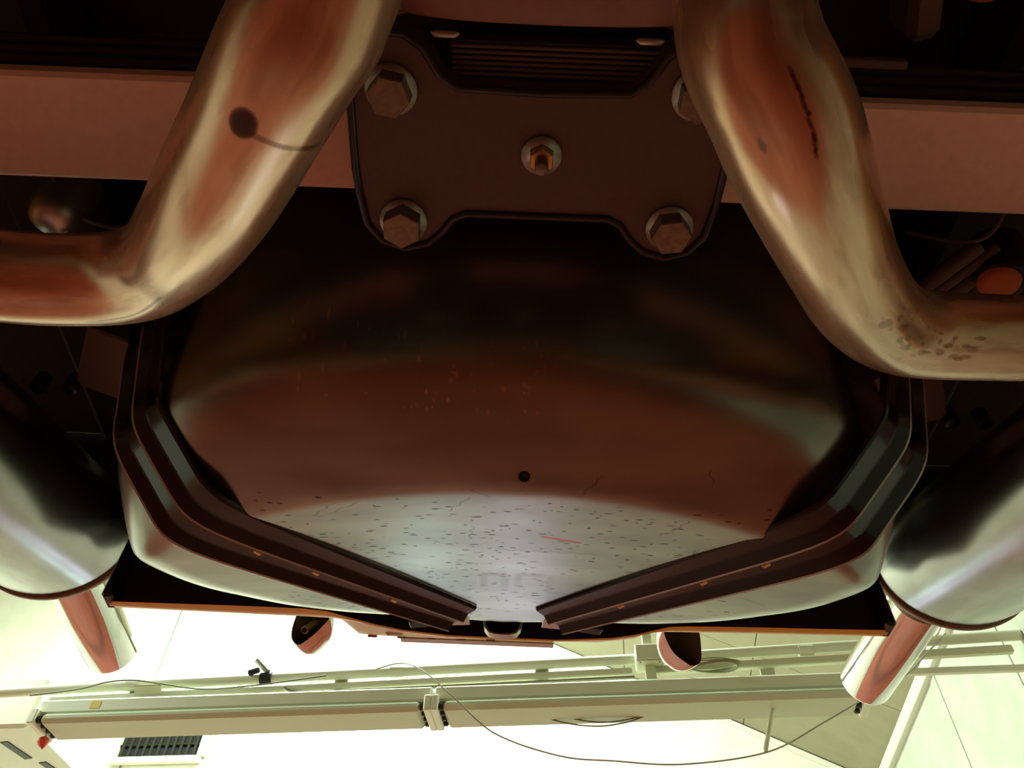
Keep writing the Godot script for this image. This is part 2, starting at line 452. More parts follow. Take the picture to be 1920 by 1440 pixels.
# =================================================================== room
func build_room():
	var R := 2.36           # right wall
	var L := -8.2
	var B := 7.63           # back wall
	var F := -6.0           # wall in front of the car
	var fl := -EYE
	var rid := -5.0         # ridge of the pitched roof
	var pitch := 0.527
	var eave := 3.285
	var top := eave + (R - rid) * pitch
	var left_eave := top + (L - rid) * pitch
	var st: SurfaceTool
	struct("floor", span(Vector3(L - 0.2, fl - 0.2, -B - 0.2), Vector3(R + 0.2, fl, -F + 0.2)), M.floor, room)
	struct("floor_paint", span(Vector3(-6.4, fl, -6.0), Vector3(R - 0.02, fl + 0.004, -F - 0.1)), M.bay, room)
	for e in [["wall_back", -B, -B - 0.2], ["wall_front", -F + 0.2, -F]]:
		st = begin(true)
		var outline := [Vector2(L, fl), Vector2(R, fl), Vector2(R, eave), Vector2(rid, top), Vector2(L, left_eave)]
		for k in 3:
			for z in [e[1], e[2]]:
				tri(st, Vector3(outline[0].x, outline[0].y, z), Vector3(outline[k + 1].x, outline[k + 1].y, z), Vector3(outline[k + 2].x, outline[k + 2].y, z))
		for k in 5:
			var p: Vector2 = outline[k]
			var q: Vector2 = outline[(k + 1) % 5]
			quad(st, Vector3(p.x, p.y, e[1]), Vector3(q.x, q.y, e[1]), Vector3(q.x, q.y, e[2]), Vector3(p.x, p.y, e[2]))
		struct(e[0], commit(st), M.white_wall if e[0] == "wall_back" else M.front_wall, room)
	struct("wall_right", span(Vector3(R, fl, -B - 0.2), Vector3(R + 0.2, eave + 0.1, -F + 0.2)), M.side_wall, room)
	struct("wall_left", span(Vector3(L - 0.2, fl, -B - 0.2), Vector3(L, left_eave + 0.1, -F + 0.2)), M.white_wall, room)
	# pitched ceiling: a deck and, on the slope in view, boards with open joints
	st = begin(true)
	var slopes := [[Vector2(R + 0.2, eave - 0.2 * pitch), Vector2(rid, top)], [Vector2(rid, top), Vector2(L - 0.2, left_eave - 0.2 * pitch)]]
	for s in slopes:
		var a: Vector2 = s[0] + Vector2(0, 0.015)
		var b: Vector2 = s[1] + Vector2(0, 0.015)
		var z0 := -B - 0.2
		var z1 := -F + 0.2
		for up in [0.0, 0.15]:
			quad(st, Vector3(a.x, a.y + up, z0), Vector3(b.x, b.y + up, z0), Vector3(b.x, b.y + up, z1), Vector3(a.x, a.y + up, z1))
		for p in [a, b]: quad(st, Vector3(p.x, p.y, z0), Vector3(p.x, p.y + 0.15, z0), Vector3(p.x, p.y + 0.15, z1), Vector3(p.x, p.y, z1))
		for z in [z0, z1]: quad(st, Vector3(a.x, a.y, z), Vector3(b.x, b.y, z), Vector3(b.x, b.y + 0.15, z), Vector3(a.x, a.y + 0.15, z))
	var ceil_ := struct("ceiling", commit(st), M.roof_board, room)
	var slope := Basis(Vector3.BACK, -atan(pitch))
	var run := sqrt(1 + pitch * pitch)
	for i in 5:
		for j in 5:
			var x := R - 0.6 / run - i * 1.22 / run
			var f := B - 0.62 - j * 1.22
			part("ceiling_board", box(Vector3(1.212, 0.014, 1.212), Vector3.ZERO, 0.003), M.roof_board, ceil_, Transform3D(slope, Vector3(x, eave + (R - x) * pitch + 0.006, -f)))
	# trims: eave batten and rake batten, two upright battens on the back wall
	struct("trim_1", span(Vector3(R - 0.05, eave - 0.11, -B), Vector3(R + 0.02, eave - 0.0, 1.0), 0.006), M.trim, room)
	struct("trim_2", box(Vector3(7.0, 0.05, 0.03), Vector3(R - 3.5 / run * 1.0, eave + 3.5 / run * pitch - 0.04, -B + 0.012), 0.006, slope), M.white_wall, room)
	struct("trim_3", span(Vector3(-4.895, 2.6, -B), Vector3(-4.875, 5.6, -B + 0.012), 0.003), M.seam, room)
	struct("trim_4", span(Vector3(-4.0, 1.4, -B), Vector3(-3.98, 4.3, -B + 0.012), 0.003), M.seam, room)
	for k in 2:
		struct("trim_%d" % (5 + k), span(Vector3(R - 0.008, fl, -4.62 - k * 1.1), Vector3(R, eave - 0.1, -4.52 - k * 1.1), 0.006), M.side_wall, room)

# =================================================================== the car's body
func build_body():
	var t := thing("car_body", "orange car body raised overhead with a black underside, cut by the photo's edges", "car", Vector3(0, 0.5, -0.4), car)
	var pan := part("floor_pan", span(Vector3(-0.86, 0.80, -0.80), Vector3(0.86, 0.86, 2.6), 0.01), M.under, t)
	# ribs pressed into the pan
	part("cabin_floor", span(Vector3(-0.84, 0.32, 0.34), Vector3(0.84, 0.80, 2.55), 0.03), M.under, t)
	for k in 1:
		part("pressed_rib", span(Vector3(-0.84, 0.775, -0.05 + k * 0.5), Vector3(0.84, 0.80, 0.05 + k * 0.5), 0.008), M.under, pan)
	for s in [-1, 1]:
		part("frame_rail", span(Vector3(s * 0.46 - 0.05, 0.705, -0.72), Vector3(s * 0.46 + 0.05, 0.80, 0.32), 0.012), M.under, t)
	# the rear panel: black inside, orange outside, its lip turned under
	var xs := [-0.424, -0.36, -0.30, -0.25, -0.215, -0.19, -0.165, -0.14, -0.11, -0.06, 0.0, 0.06, 0.12, 0.145, 0.165, 0.18, 0.20, 0.25, 0.30, 0.36, 0.414]
	var zi := [-0.746, -0.7455, -0.745, -0.745, -0.7455, -0.7485, -0.7595, -0.7695, -0.7785, -0.7855, -0.7865, -0.7865, -0.779, -0.771, -0.761, -0.7535, -0.7515, -0.749, -0.7475, -0.746, -0.744]
	var zo := [-0.7575, -0.7585, -0.7595, -0.7605, -0.7605, -0.7615, -0.7660, -0.7735, -0.7818, -0.7888, -0.790, -0.790, -0.783, -0.775, -0.766, -0.7635, -0.763, -0.7615, -0.760, -0.7585, -0.757]
	var inner := []
	var under := []
	var outer := []
	for i in xs.size():
		inner.append([Vector3(xs[i], 0.80, zi[i] + 0.02), Vector3(xs[i], 0.60, zi[i] + 0.008), Vector3(xs[i], 0.5005, zi[i])])
		under.append([Vector3(xs[i], 0.5005, zi[i]), Vector3(xs[i], 0.4995, lerp(zi[i], zo[i], 0.5)), Vector3(xs[i], 0.501, zo[i])])
		outer.append([Vector3(xs[i], 0.501, zo[i]), Vector3(xs[i], 0.56, zo[i] - 0.004), Vector3(xs[i], 0.80, zo[i] - 0.01)])
	var st := begin()
	grid(st, inner)
	var e := xs.size() - 1
	st.set_smooth_group(-1)
	for k in [0, e]:
		quad(st, inner[k][0], inner[k][2], outer[k][0], outer[k][2])
	part("rear_panel_inside", commit(st), M.under, t)
	st = begin(); grid(st, under)
	var lip := part("rear_lip", commit(st), M.orange, t)
	st = begin(); grid(st, outer)
	part("rear_panel", commit(st), M.orange, t)
	for s in [[-0.424, -0.746, -1.0], [0.414, -0.744, 1.0]]:
		part("corner_return", span(Vector3(s[0] + s[2] * 0.002 - 0.003, 0.560, -0.803), Vector3(s[0] + s[2] * 0.002 + 0.003, 0.80, s[1] - 0.01), 0.001), M.under, t)
		part("corner_bracket", span(Vector3(s[0] - 0.006, 0.500, s[1] - 0.014), Vector3(s[0] + 0.006, 0.60, s[1] + 0.012), 0.003), M.black_paint, t)
	for s in [-1, 1]:
		part("wheel_house", span(Vector3(s * 0.64 - 0.22, 0.642, -0.835), Vector3(s * 0.64 + 0.22, 0.82, -0.805), 0.005), M.under, t)
	# number plate recess bulging out behind the lip
	st = begin()
	var rows := []
	var xx := [-0.186, -0.176, -0.164, -0.14, -0.11, -0.06, 0.0, 0.06, 0.11, 0.15, 0.172]
	var dz := [0.010, 0.035, 0.055, 0.0495, 0.041, 0.034, 0.0285, 0.029, 0.0345, 0.035, 0.016]
	for i in xx.size():
		var z0 := -0.763
		for k in xs.size() - 1:
			if xx[i] >= xs[k] and xx[i] <= xs[k + 1]: z0 = lerp(zo[k], zo[k + 1], (xx[i] - xs[k]) / (xs[k + 1] - xs[k]))
		var w: float = dz[i]
		rows.append([Vector3(xx[i], 0.502, z0), Vector3(xx[i], 0.508, z0 - w * 0.35), Vector3(xx[i], 0.5135, z0 - w * 0.7), Vector3(xx[i], 0.518, z0 - w * 0.93), Vector3(xx[i], 0.523, z0 - w), Vector3(xx[i], 0.62, z0 - w - 0.004)])
	grid(st, rows)
	part("plate_recess", commit(st), M.recess, t)
	part("plate_lamp", span(Vector3(-0.132, 0.5095, -0.8075), Vector3(-0.112, 0.516, -0.8015), 0.0015), M.pale_paint, t)
	part("recess_seam", span(Vector3(-0.118, 0.5195, -0.8345), Vector3(0.06, 0.5235, -0.8245), 0.001), M.galvanised, t)
	for k in 5:
		part("recess_clip", span(Vector3(-0.155 + k * 0.034, 0.5175, -0.8235), Vector3(-0.144 + k * 0.034, 0.520, -0.8205), 0.0006), M.bolt, t)
	for s in [-1, 1]:
		part("quarter_panel", span(Vector3(s * 0.87 - 0.02, 0.42, -0.78), Vector3(s * 0.87 + 0.02, 1.3, 2.6), 0.015), M.orange, t)
	part("upper_body", span(Vector3(-0.86, 0.95, -0.85), Vector3(0.86, 1.3, 2.6), 0.05), M.orange, t)

# =================================================================== fuel tank
const U0 := -0.458
const U1 := -0.362
func soft(t: float, k: float) -> float:
	return k * log(1.0 + exp(clamp(t / k, -40.0, 40.0))) if t / k < 39.0 else t

func tank_under(x: float, z: float) -> float:     # height of the tank's underside
	var u := z + 0.95 * x * x
	var h := 0.42 - 0.23 * (u - U0) + 0.58 * soft(u - U0, 0.003) + 1.9 * soft(u - U1, 0.011)
	var e := 0.77 * absf(x) + 0.63 * z                  # corner cut under each strap
	var cut := 0.4175 + 0.90 * (e + 0.1225) + 6.0 * soft(e + 0.050, 0.004)
	return h + soft(cut - h, 0.004)

func build_tank():
	var t := thing("fuel_tank", "bare weathered steel fuel tank hung below the rear of the car, held by two straps", "fuel tank", Vector3(0, 0.42, -0.45), car)
	var half := [Vector2(0, -0.742), Vector2(0.11, -0.739), Vector2(0.175, -0.732), Vector2(0.24, -0.710), Vector2(0.300, -0.668), Vector2(0.335, -0.618), Vector2(0.355, -0.560), Vector2(0.359, -0.505), Vector2(0.345, -0.462), Vector2(0.312, -0.422), Vector2(0.288, -0.37), Vector2(0.265, -0.29), Vector2(0.235, -0.235), Vector2(0.14, -0.205), Vector2(0, -0.20)]
	var ring := []
	for p in half: ring.append(p)
	for k in range(half.size() - 2, 0, -1): ring.append(Vector2(-half[k].x, half[k].y))
	var loop := []
	var n := ring.size()
	for i in n:
		for k in 8:
			var tt := k / 8.0
			var a: Vector2 = ring[(i - 1 + n) % n]
			var b: Vector2 = ring[i]
			var c: Vector2 = ring[(i + 1) % n]
			var d: Vector2 = ring[(i + 2) % n]
			loop.append(0.5 * ((2.0 * b) + (c - a) * tt + (2.0 * a - 5.0 * b + 4.0 * c - d) * tt * tt + (3.0 * b - a - 3.0 * c + d) * tt * tt * tt))
	loop.append(loop[0])
	var ctr := Vector2(0, -0.45)
	var rows := []
	var uvs := []
	var steps := 90
	var fil := 0.055
	for p in loop:
		var row := []
		var uvr := []
		var far: float = (p - ctr).length()
		for k in steps + 1:
			var s := 1.0 - pow(1.0 - float(k) / steps, 1.5)
			if k == 0: s = 0.0001
			var q: Vector2 = ctr.lerp(p, s)
			var d: float = far * (1.0 - s)
			var h := tank_under(q.x, q.y)
			var fr: float = fil * clamp(0.28 + 2.6 * abs(p.x), 0.0, 1.0)
			if d < fr: h += fr - sqrt(max(0.0, fr * fr - (fr - d) * (fr - d)))
			row.append(Vector3(q.x, min(h, 0.80), q.y))
			uvr.append(Vector2((q.x + 0.36) / 0.72, (q.y + 0.75) / 0.56))
		var edge: Vector3 = row[-1]
		for hh in [0.3, 0.7, 1.0]:
			row.append(Vector3(edge.x, lerp(edge.y, 0.80, hh), edge.z)); uvr.append(uvr[steps])
		rows.append(row); uvs.append(uvr)
	var st := begin()
	grid(st, rows, uvs)
	var shell := part("shell", commit(st), M.tank, t)
	# small round drain hole just ahead of the flat bottom
	st = begin()
	var hz := -0.447
	add_lathe(st, [Vector2(0.0046, 0.0), Vector2(0.0042, 0.0007), Vector2(0.0038, 0.0002), Vector2(0.0, 0.0002)], Vector3(0.012, tank_under(0.012, hz) - 0.0005, hz), Vector3(0, -1, 0.34), 20)
	part("drain_hole", commit(st), M.black_hole, shell)
	# pressed seam flange round the tank, above the underside
	var fl := []
	for p in loop: fl.append(Vector3(p.x * 1.012, 0.60, (p.y + 0.45) * 1.012 - 0.45))
	st = begin(); add_tube(st, fl, 0.006, 8, false)
	part("seam_flange", commit(st), M.under, t)

# =================================================================== straps
func build_straps():
	for s in [-1.0, 1.0]:
		var name_side := "left" if s < 0 else "right"
		var t := thing("tank_strap", "ribbed dark steel strap across the %s underside of the fuel tank" % name_side, "strap", Vector3(s * 0.345, 0.75, -0.455), car, "fuel tank straps")
		# centre line, in one upright plane: down from the car's frame, under the tank's corner and in to the middle of the rear edge
		var key: Array
		if s < 0: key = [Vector3(-0.335, 0.795, -0.350), Vector3(-0.322, 0.66, -0.385), Vector3(-0.311, 0.54, -0.415), Vector3(-0.306, 0.474, -0.456), Vector3(-0.250, 0.411, -0.500), Vector3(-0.040, 0.4675, -0.704)]
		else: key = [Vector3(0.350, 0.795, -0.335), Vector3(0.337, 0.66, -0.370), Vector3(0.325, 0.54, -0.400), Vector3(0.319, 0.474, -0.441), Vector3(0.259, 0.409, -0.486), Vector3(0.046, 0.4675, -0.702)]
		var across := Vector3(-s * 0.61, 0, 0.79).normalized()      # towards the tank's middle and the car's front
		var path := []
		for i in key.size() - 1:
			var a: Vector3 = key[i]
			var b: Vector3 = key[i + 1]
			for k in 16: path.append(a.lerp(b, k / 16.0))
		path.append(key[-1])
		for pass_ in 8:                               # round the bends
			var p2 := path.duplicate()
			for i in range(1, path.size() - 1): p2[i] = path[i] * 0.5 + (path[i - 1] + path[i + 1]) * 0.25
			path = p2
		var prof := [Vector2(-0.0385, -0.005), Vector2(-0.0390, 0.0030), Vector2(-0.0382, 0.0044), Vector2(-0.0366, 0.0036), Vector2(-0.0255, -0.0016), Vector2(-0.0235, -0.0020), Vector2(-0.0040, -0.0020), Vector2(-0.0022, 0.0030), Vector2(-0.0012, 0.0044), Vector2(0.0004, 0.0036), Vector2(0.0115, -0.0016), Vector2(0.0135, -0.0020), Vector2(0.0310, -0.0020), Vector2(0.0335, -0.0030), Vector2(0.0350, -0.005)]
		var rows := []
		for i in path.size():
			var tan: Vector3 = (path[min(i + 1, path.size() - 1)] - path[max(i - 1, 0)]).normalized()
			var nn: Vector3 = tan.cross(across).normalized() * s
			if nn.y > 0.25: nn = -nn
			var wd: Vector3 = nn.cross(tan).normalized()
			if wd.dot(across) < 0: wd = -wd
			var taper: float = lerp(1.0, 0.58, clamp((i - 62.0) / 18.0, 0.0, 1.0))
			var row := []
			for p in prof: row.append(path[i] + wd * p.x * taper + nn * p.y)
			rows.append(row)
		var st := begin()
		# each strip of the profile keeps its crease
		var edge := begin()
		for j in prof.size() - 1:
			var strip := []
			for r in rows: strip.append([r[j], r[j + 1]])
			var into: SurfaceTool = edge if j in [1, 2, 7, 8] else st      # edge highlights of the two raised ridges, set in as brighter metal
			into.set_smooth_group(j + 1)
			grid(into, strip)
		var band := part("strap_band", commit(st), M.strap, t)
		part("bright_ridge", commit(edge), M.ridge, band)
		# slotted tabs punched in the band
		for f in [0.22, 0.42, 0.72]:
			var at: Vector3 = key[4].lerp(key[5], f) + across * -0.010 + Vector3(0, 0.0005, 0)
			var dir: Vector3 = (key[5] - key[4]).normalized()
			part("slot_tab", box(Vector3(0.007, 0.002, 0.004), Vector3.ZERO, 0.0008), M.brass, t, Transform3D(Basis(Vector3.UP, atan2(-dir.z, dir.x)), at))
		# end plate that hooks into the frame beside the middle bracket
		var ex := -0.052 if s < 0 else 0.058
		part("end_plate", box(Vector3(0.034, 0.002, 0.018), Vector3(ex, 0.4795, -0.724), 0.0006, Basis(Vector3.UP, s * 0.10)), M.galvanised, t)
		part("hook", box(Vector3(0.024, 0.004, 0.012), Vector3(ex + s * 0.034, 0.482, -0.736), 0.001, Basis(Vector3.UP, s * 0.2)), M.dark_metal, t)
	# U-shaped channel behind the tank to which both straps run
	var u := []
	for p in [Vector2(-0.0225, 0.020), Vector2(-0.0215, 0.0), Vector2(-0.0195, -0.012), Vector2(-0.015, -0.0185), Vector2(-0.008, -0.0205), Vector2(0.0, -0.021), Vector2(0.008, -0.0205), Vector2(0.015, -0.0185), Vector2(0.0195, -0.012), Vector2(0.0215, 0.0), Vector2(0.0225, 0.020)]: u.append(p)
	var rows2 := []
	for z in [-0.706, -0.7062, -0.768, -0.768]:
		pass
	var st2 := begin()
	var c := Vector3(0.0, 0.5005, 0)
	var make := func(off: float) -> Array:
		var out := []
		for z in [-0.748, -0.753, -0.757]:
			var row := []
			for p in u: row.append(c + Vector3(p.x * (1.0 - off), p.y * (1.0 - off * 0.9), z))
			out.append(row)
		return out
	var o_ = make.call(0.0)
	var i_ = make.call(0.10)
	grid(st2, o_); grid(st2, i_, [], true)
	st2.set_smooth_group(-1)
	for k in u.size() - 1: quad(st2, o_[0][k], o_[0][k + 1], i_[0][k + 1], i_[0][k])
	var br := thing("channel_bracket", "small U-shaped steel channel behind the fuel tank where both straps meet", "bracket", Vector3(0, 0.48, -0.75), car)
	part("channel", commit(st2), M.galvanised, br)
	part("back_plate", span(Vector3(-0.018, 0.484, -0.760), Vector3(0.018, 0.522, -0.757), 0.001), M.black_hole, br)

# =================================================================== transverse leaf spring
func build_spring():
	var t := thing("leaf_spring", "wide pale transverse leaf spring crossing behind the exhaust pipes, dark leaves stacked on it", "leaf spring", Vector3(0, 0.53, -0.23), car)
	part("main_leaf", span(Vector3(-0.78, 0.530, -0.2685), Vector3(0.78, 0.546, -0.1925), 0.003), M.spring, t)
	for k in 3:
		var w: float = [0.78, 0.70, 0.62][k]
		part("upper_leaf", span(Vector3(-w, 0.549 + k * 0.010, -0.262), Vector3(w, 0.557 + k * 0.010, -0.1885 + k * 0.0035), 0.0015), M.leaf, t)
	part("spacer_strip", span(Vector3(0.196, 0.5665, -0.182), Vector3(0.262, 0.5745, -0.176), 0.001), M.arm, t)

# =================================================================== spring plate, bolts, differential housing
func hexagon(r: float, turn: float) -> Array:
	var out := []
	for k in 6: out.append(Vector2(cos(turn + k * TAU / 6), sin(turn + k * TAU / 6)) * r)
	return out

func build_plate():
	var cx := 0.0125
	var half := [Vector2(0, -0.2675), Vector2(0.049, -0.2675), Vector2(0.058, -0.272), Vector2(0.066, -0.283), Vector2(0.076, -0.292), Vector2(0.092, -0.2965), Vector2(0.108, -0.291), Vector2(0.1175, -0.278), Vector2(0.121, -0.255), Vector2(0.122, -0.235), Vector2(0.121, -0.19), Vector2(0.114, -0.162), Vector2(0.100, -0.1495), Vector2(0.086, -0.1495), Vector2(0.074, -0.158), Vector2(0.064, -0.174), Vector2(0.054, -0.181), Vector2(0, -0.1825)]
	var ring := []
	for p in half: ring.append(Vector2(cx + p.x, p.y))
	for k in range(half.size() - 2, 0, -1): ring.append(Vector2(cx - half[k].x, half[k].y))
	var t := thing("spring_plate", "dark painted clamp plate with rounded lobes and four corner bolts, between the exhaust pipes", "plate", Vector3(cx, 0.5, -0.225), car)
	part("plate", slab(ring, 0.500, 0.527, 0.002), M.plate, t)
	var bead := []
	for p in ring: bead.append(Vector3(p.x, 0.4995, p.y))
	bead.append(bead[0])
	part("edge_bead", tube(bead, 0.0028, 8, false), M.black_paint, t)
	var spots := [Vector2(-0.0795, -0.274), Vector2(0.1045, -0.2715), Vector2(-0.082, -0.183), Vector2(0.108, -0.179)]
	for k in 4:
		var p: Vector2 = spots[k]
		var st := begin()
		add_lathe(st, [Vector2(0.0, 0.0), Vector2(0.0156, 0.0), Vector2(0.0163, 0.001), Vector2(0.0163, 0.003), Vector2(0.0, 0.003)], Vector3(p.x, 0.4995, p.y), Vector3.DOWN, 28)
		var bolt := part("bolt", slab_down(hexagon(0.0138 if k < 2 else 0.0136, 0.5 + k * 0.7), 0.4965, 0.483, p), M.bolt, t)
		part("washer", commit(st), M.washer, bolt)
	var c := Vector2(0.0135, -0.2225)
	var stw := begin()
	add_lathe(stw, [Vector2(0.0, 0.0), Vector2(0.0125, 0.0), Vector2(0.0132, 0.001), Vector2(0.0132, 0.0025), Vector2(0.0, 0.0025)], Vector3(c.x, 0.4995, c.y), Vector3.DOWN, 28)
	var nut := part("centre_nut", slab_down(hexagon(0.0086, 0.52), 0.497, 0.488, c), M.brass, t)
	part("washer", commit(stw), M.washer, nut)
	stw = begin()
	add_lathe(stw, [Vector2(0.0045, 0.0), Vector2(0.0045, 0.0115), Vector2(0.0038, 0.0125), Vector2(0.0, 0.0125)], Vector3(c.x, 0.489, c.y), Vector3.DOWN, 18)
	part("stud", commit(stw), M.bolt, nut)
	# ribbed pad showing in the notch of the plate
	var pad := thing("spring_pad", "dark finely ribbed pad showing in the front notch of the clamp plate", "pad", Vector3(cx + 0.008, 0.52, -0.17), car)
	part("pad_block", span(Vector3(-0.05, 0.522, -0.195), Vector3(0.092, 0.56, -0.156), 0.003), M.rubber, pad)
	for k in 6:
		part("rib", span(Vector3(-0.046, 0.5195, -0.1632 - k * 0.0034), Vector3(0.088, 0.5225, -0.1610 - k * 0.0034), 0.0006), M.arm, pad)
	# differential housing ahead of the plate
	var d := thing("axle_housing", "cast axle housing above the clamp plate, at the top edge of the photo", "axle housing", Vector3(cx, 0.5, -0.03), car)
	var st2 := begin()
	var rows := []
	for z in [-0.1435, -0.141, -0.12, -0.06, 0.03, 0.10]:
		var row := []
		var dip: float = 0.0 if z > -0.142 else 0.006
		for k in 25:
			var a := PI * k / 24.0
			var w := 0.094
			row.append(Vector3(cx + 0.003 - cos(a) * w, 0.56 - 0.062 * pow(sin(a), 0.28) + dip, z))
		rows.append(row)
	grid(st2, rows)
	st2.set_smooth_group(-1)
	for k in 24: tri(st2, Vector3(cx, 0.56, -0.1435), rows[0][k], rows[0][k + 1])
	part("casting", commit(st2), M.housing, d)
	for x in [-0.0485, 0.0755]:
		st2 = begin()
		add_tube(st2, [Vector3(x - 0.0085, 0.506, -0.1505), Vector3(x - 0.006, 0.505, -0.151), Vector3(x + 0.006, 0.505, -0.151), Vector3(x + 0.0085, 0.506, -0.1505)], [0.0008, 0.0022, 0.0022, 0.0008], 12)
		part("cover_bolt", commit(st2), M.washer, d)

# hexagon or other outline at p, from y1 down to y0 with its lower rim chamfered
func slab_down(poly: Array, y1: float, y0: float, p: Vector2) -> ArrayMesh:
	var moved := []
	for q in poly: moved.append(q + p)
	return slab(moved, y0, y1, 0.0009)

# =================================================================== exhaust
func build_pipes():
	var lp := [Vector3(-0.062, 0.41, 0.20), Vector3(-0.066, 0.395, 0.06), Vector3(-0.072, 0.378, -0.045), Vector3(-0.088, 0.365, -0.097), Vector3(-0.105, 0.362, -0.122), Vector3(-0.146, 0.385, -0.181), Vector3(-0.190, 0.413, -0.239), Vector3(-0.230, 0.444, -0.282), Vector3(-0.268, 0.459, -0.304), Vector3(-0.319, 0.462, -0.310), Vector3(-0.365, 0.458, -0.305), Vector3(-0.43, 0.452, -0.298), Vector3(-0.50, 0.456, -0.318), Vector3(-0.54, 0.474, -0.385), Vector3(-0.542, 0.49, -0.43)]
	var rp := [Vector3(0.092, 0.46, 0.20), Vector3(0.094, 0.438, 0.05), Vector3(0.095, 0.413, -0.06), Vector3(0.099, 0.396, -0.099), Vector3(0.103, 0.378, -0.116), Vector3(0.119, 0.366, -0.139), Vector3(0.150, 0.381, -0.186), Vector3(0.193, 0.411, -0.247), Vector3(0.231, 0.440, -0.293), Vector3(0.267, 0.461, -0.323), Vector3(0.305, 0.473, -0.336), Vector3(0.377, 0.485, -0.344), Vector3(0.45, 0.488, -0.344), Vector3(0.51, 0.482, -0.36), Vector3(0.54, 0.486, -0.40), Vector3(0.54, 0.495, -0.43)]
	for e in [[lp, M.pipe_spotted, "left", "with a round burn mark", 0.38], [rp, M.pipe_scratched, "right", "with dark scratches at its bend", 0.36]]:
		var pts := curve(e[0], 10)
		var rad := []
		for i in pts.size():
			var f := float(i) / (pts.size() - 1)
			var r := 0.0318
			r += 0.0012 * exp(-pow((f - e[4]) / 0.035, 2)) - 0.0010 * exp(-pow((f - e[4] - 0.10) / 0.03, 2))   # swollen then pinched by the bender
			rad.append(r)
		var t := thing("exhaust_pipe", "bent heat-stained steel exhaust pipe on the %s %s" % [e[2], e[3]], "exhaust pipe", e[0][3] + Vector3(0, -0.03, 0), car, "exhaust pipes")
		var st := begin()
		add_tube(st, pts, rad, 48, true, true)
		part("pipe", commit(st), e[1], t)
		var n: int = pts.size() - 10
		part("clamp", tube([pts[n], pts[n + 3]], 0.035, 32), M.galvanised, t)

func build_mufflers():
	for e in [[Vector3(-0.542, 0.62, -0.787), 0.094, 0.078, "left", -1.0, Vector3(-0.536, 0.605, -0.80), Vector3(-0.540, 0.602, -1.018)], [Vector3(0.540, 0.622, -0.785), 0.094, 0.075, "right", 1.0, Vector3(0.516, 0.604, -0.80), Vector3(0.507, 0.602, -1.022)]]:
		var c: Vector3 = e[0]
		var a: float = e[1]
		var b: float = e[2]
		var ax := Vector3(0, -sin(0.34), cos(0.34))      # towards the car's front, sinking
		var up := Vector3(0, cos(0.34), sin(0.34))
		var t := thing("muffler", "oval steel muffler with a chrome tailpipe, at the %s edge of the photo" % e[3], "muffler", c - up * b, car, "mufflers")
		var shape := func(rows_: Array) -> ArrayMesh:        # [along, scale] ...
			var st := begin()
			var rows := []
			for q in rows_:
				var row := []
				for k in 65:
					var th := TAU * k / 64.0
					row.append(c + ax * q[0] + Vector3(1, 0, 0) * cos(th) * (a + q[1]) + up * sin(th) * (b + q[1]))
				rows.append(row)
			grid(st, rows)
			return commit(st)
		var body = part("body", shape.call([[0.004, -0.0005], [0.03, 0.0], [0.1, 0.0], [0.2, 0.0], [0.3, 0.0], [0.385, 0.0]]), M.muffler, t)
		part("rear_rim", shape.call([[0.010, -0.001], [0.009, 0.0025], [0.006, 0.0035], [0.002, 0.0035], [-0.001, 0.002], [-0.002, -0.002]]), M.bolt, body)
		part("front_rim", shape.call([[0.375, -0.001], [0.377, 0.003], [0.383, 0.003], [0.386, 0.0]]), M.bolt, body)
		part("rear_head", shape.call([[-0.001, -0.001], [0.004, -0.006], [0.004, -0.02], [0.0, -0.04], [-0.002, -0.0745]]), M.muffler, body)
		part("front_head", shape.call([[0.385, -0.001], [0.381, -0.006], [0.385, -0.03], [0.386, -0.0745]]), M.muffler, body)
		# tailpipe with a rolled end
		var p0: Vector3 = e[5]
		var p1: Vector3 = e[6]
		var dir := (p1 - p0).normalized()
		var st2 := begin()
		var len := p0.distance_to(p1)
		add_lathe(st2, [Vector2(0.0335, 0.0), Vector2(0.034, len * 0.5), Vector2(0.034, len - 0.002), Vector2(0.0335, len), Vector2(0.0325, len - 0.001), Vector2(0.0322, len * 0.4)], p0, dir, 48)
		var tip := part("tailpipe", commit(st2), M.chrome, t)
		part("weld_collar", tube([p0 + dir * 0.012, p0 + dir * 0.030], 0.0358, 32, false), M.bolt, tip)
		# hanger strap under the rear rim, to the outside
		var hx: float = c.x + e[4] * 0.016
		var hy: float = 0.558 if e[4] < 0 else 0.5655
		part("hanger", box(Vector3(0.046, 0.003, 0.018), Vector3(hx, hy, -0.812), 0.001, Basis(Vector3.BACK, e[4] * 0.30)), M.galvanised, t)
		part("hanger_hook", box(Vector3(0.012, 0.007, 0.012), Vector3(hx + e[4] * 0.026, hy + 0.008, -0.812), 0.002, Basis(Vector3.BACK, e[4] * 0.5)), M.dark_metal, t)
		part("hanger_stay", tube([Vector3(hx, hy, -0.812), Vector3(hx, hy + 0.05, -0.800)], 0.004, 10), M.dark_metal, t)

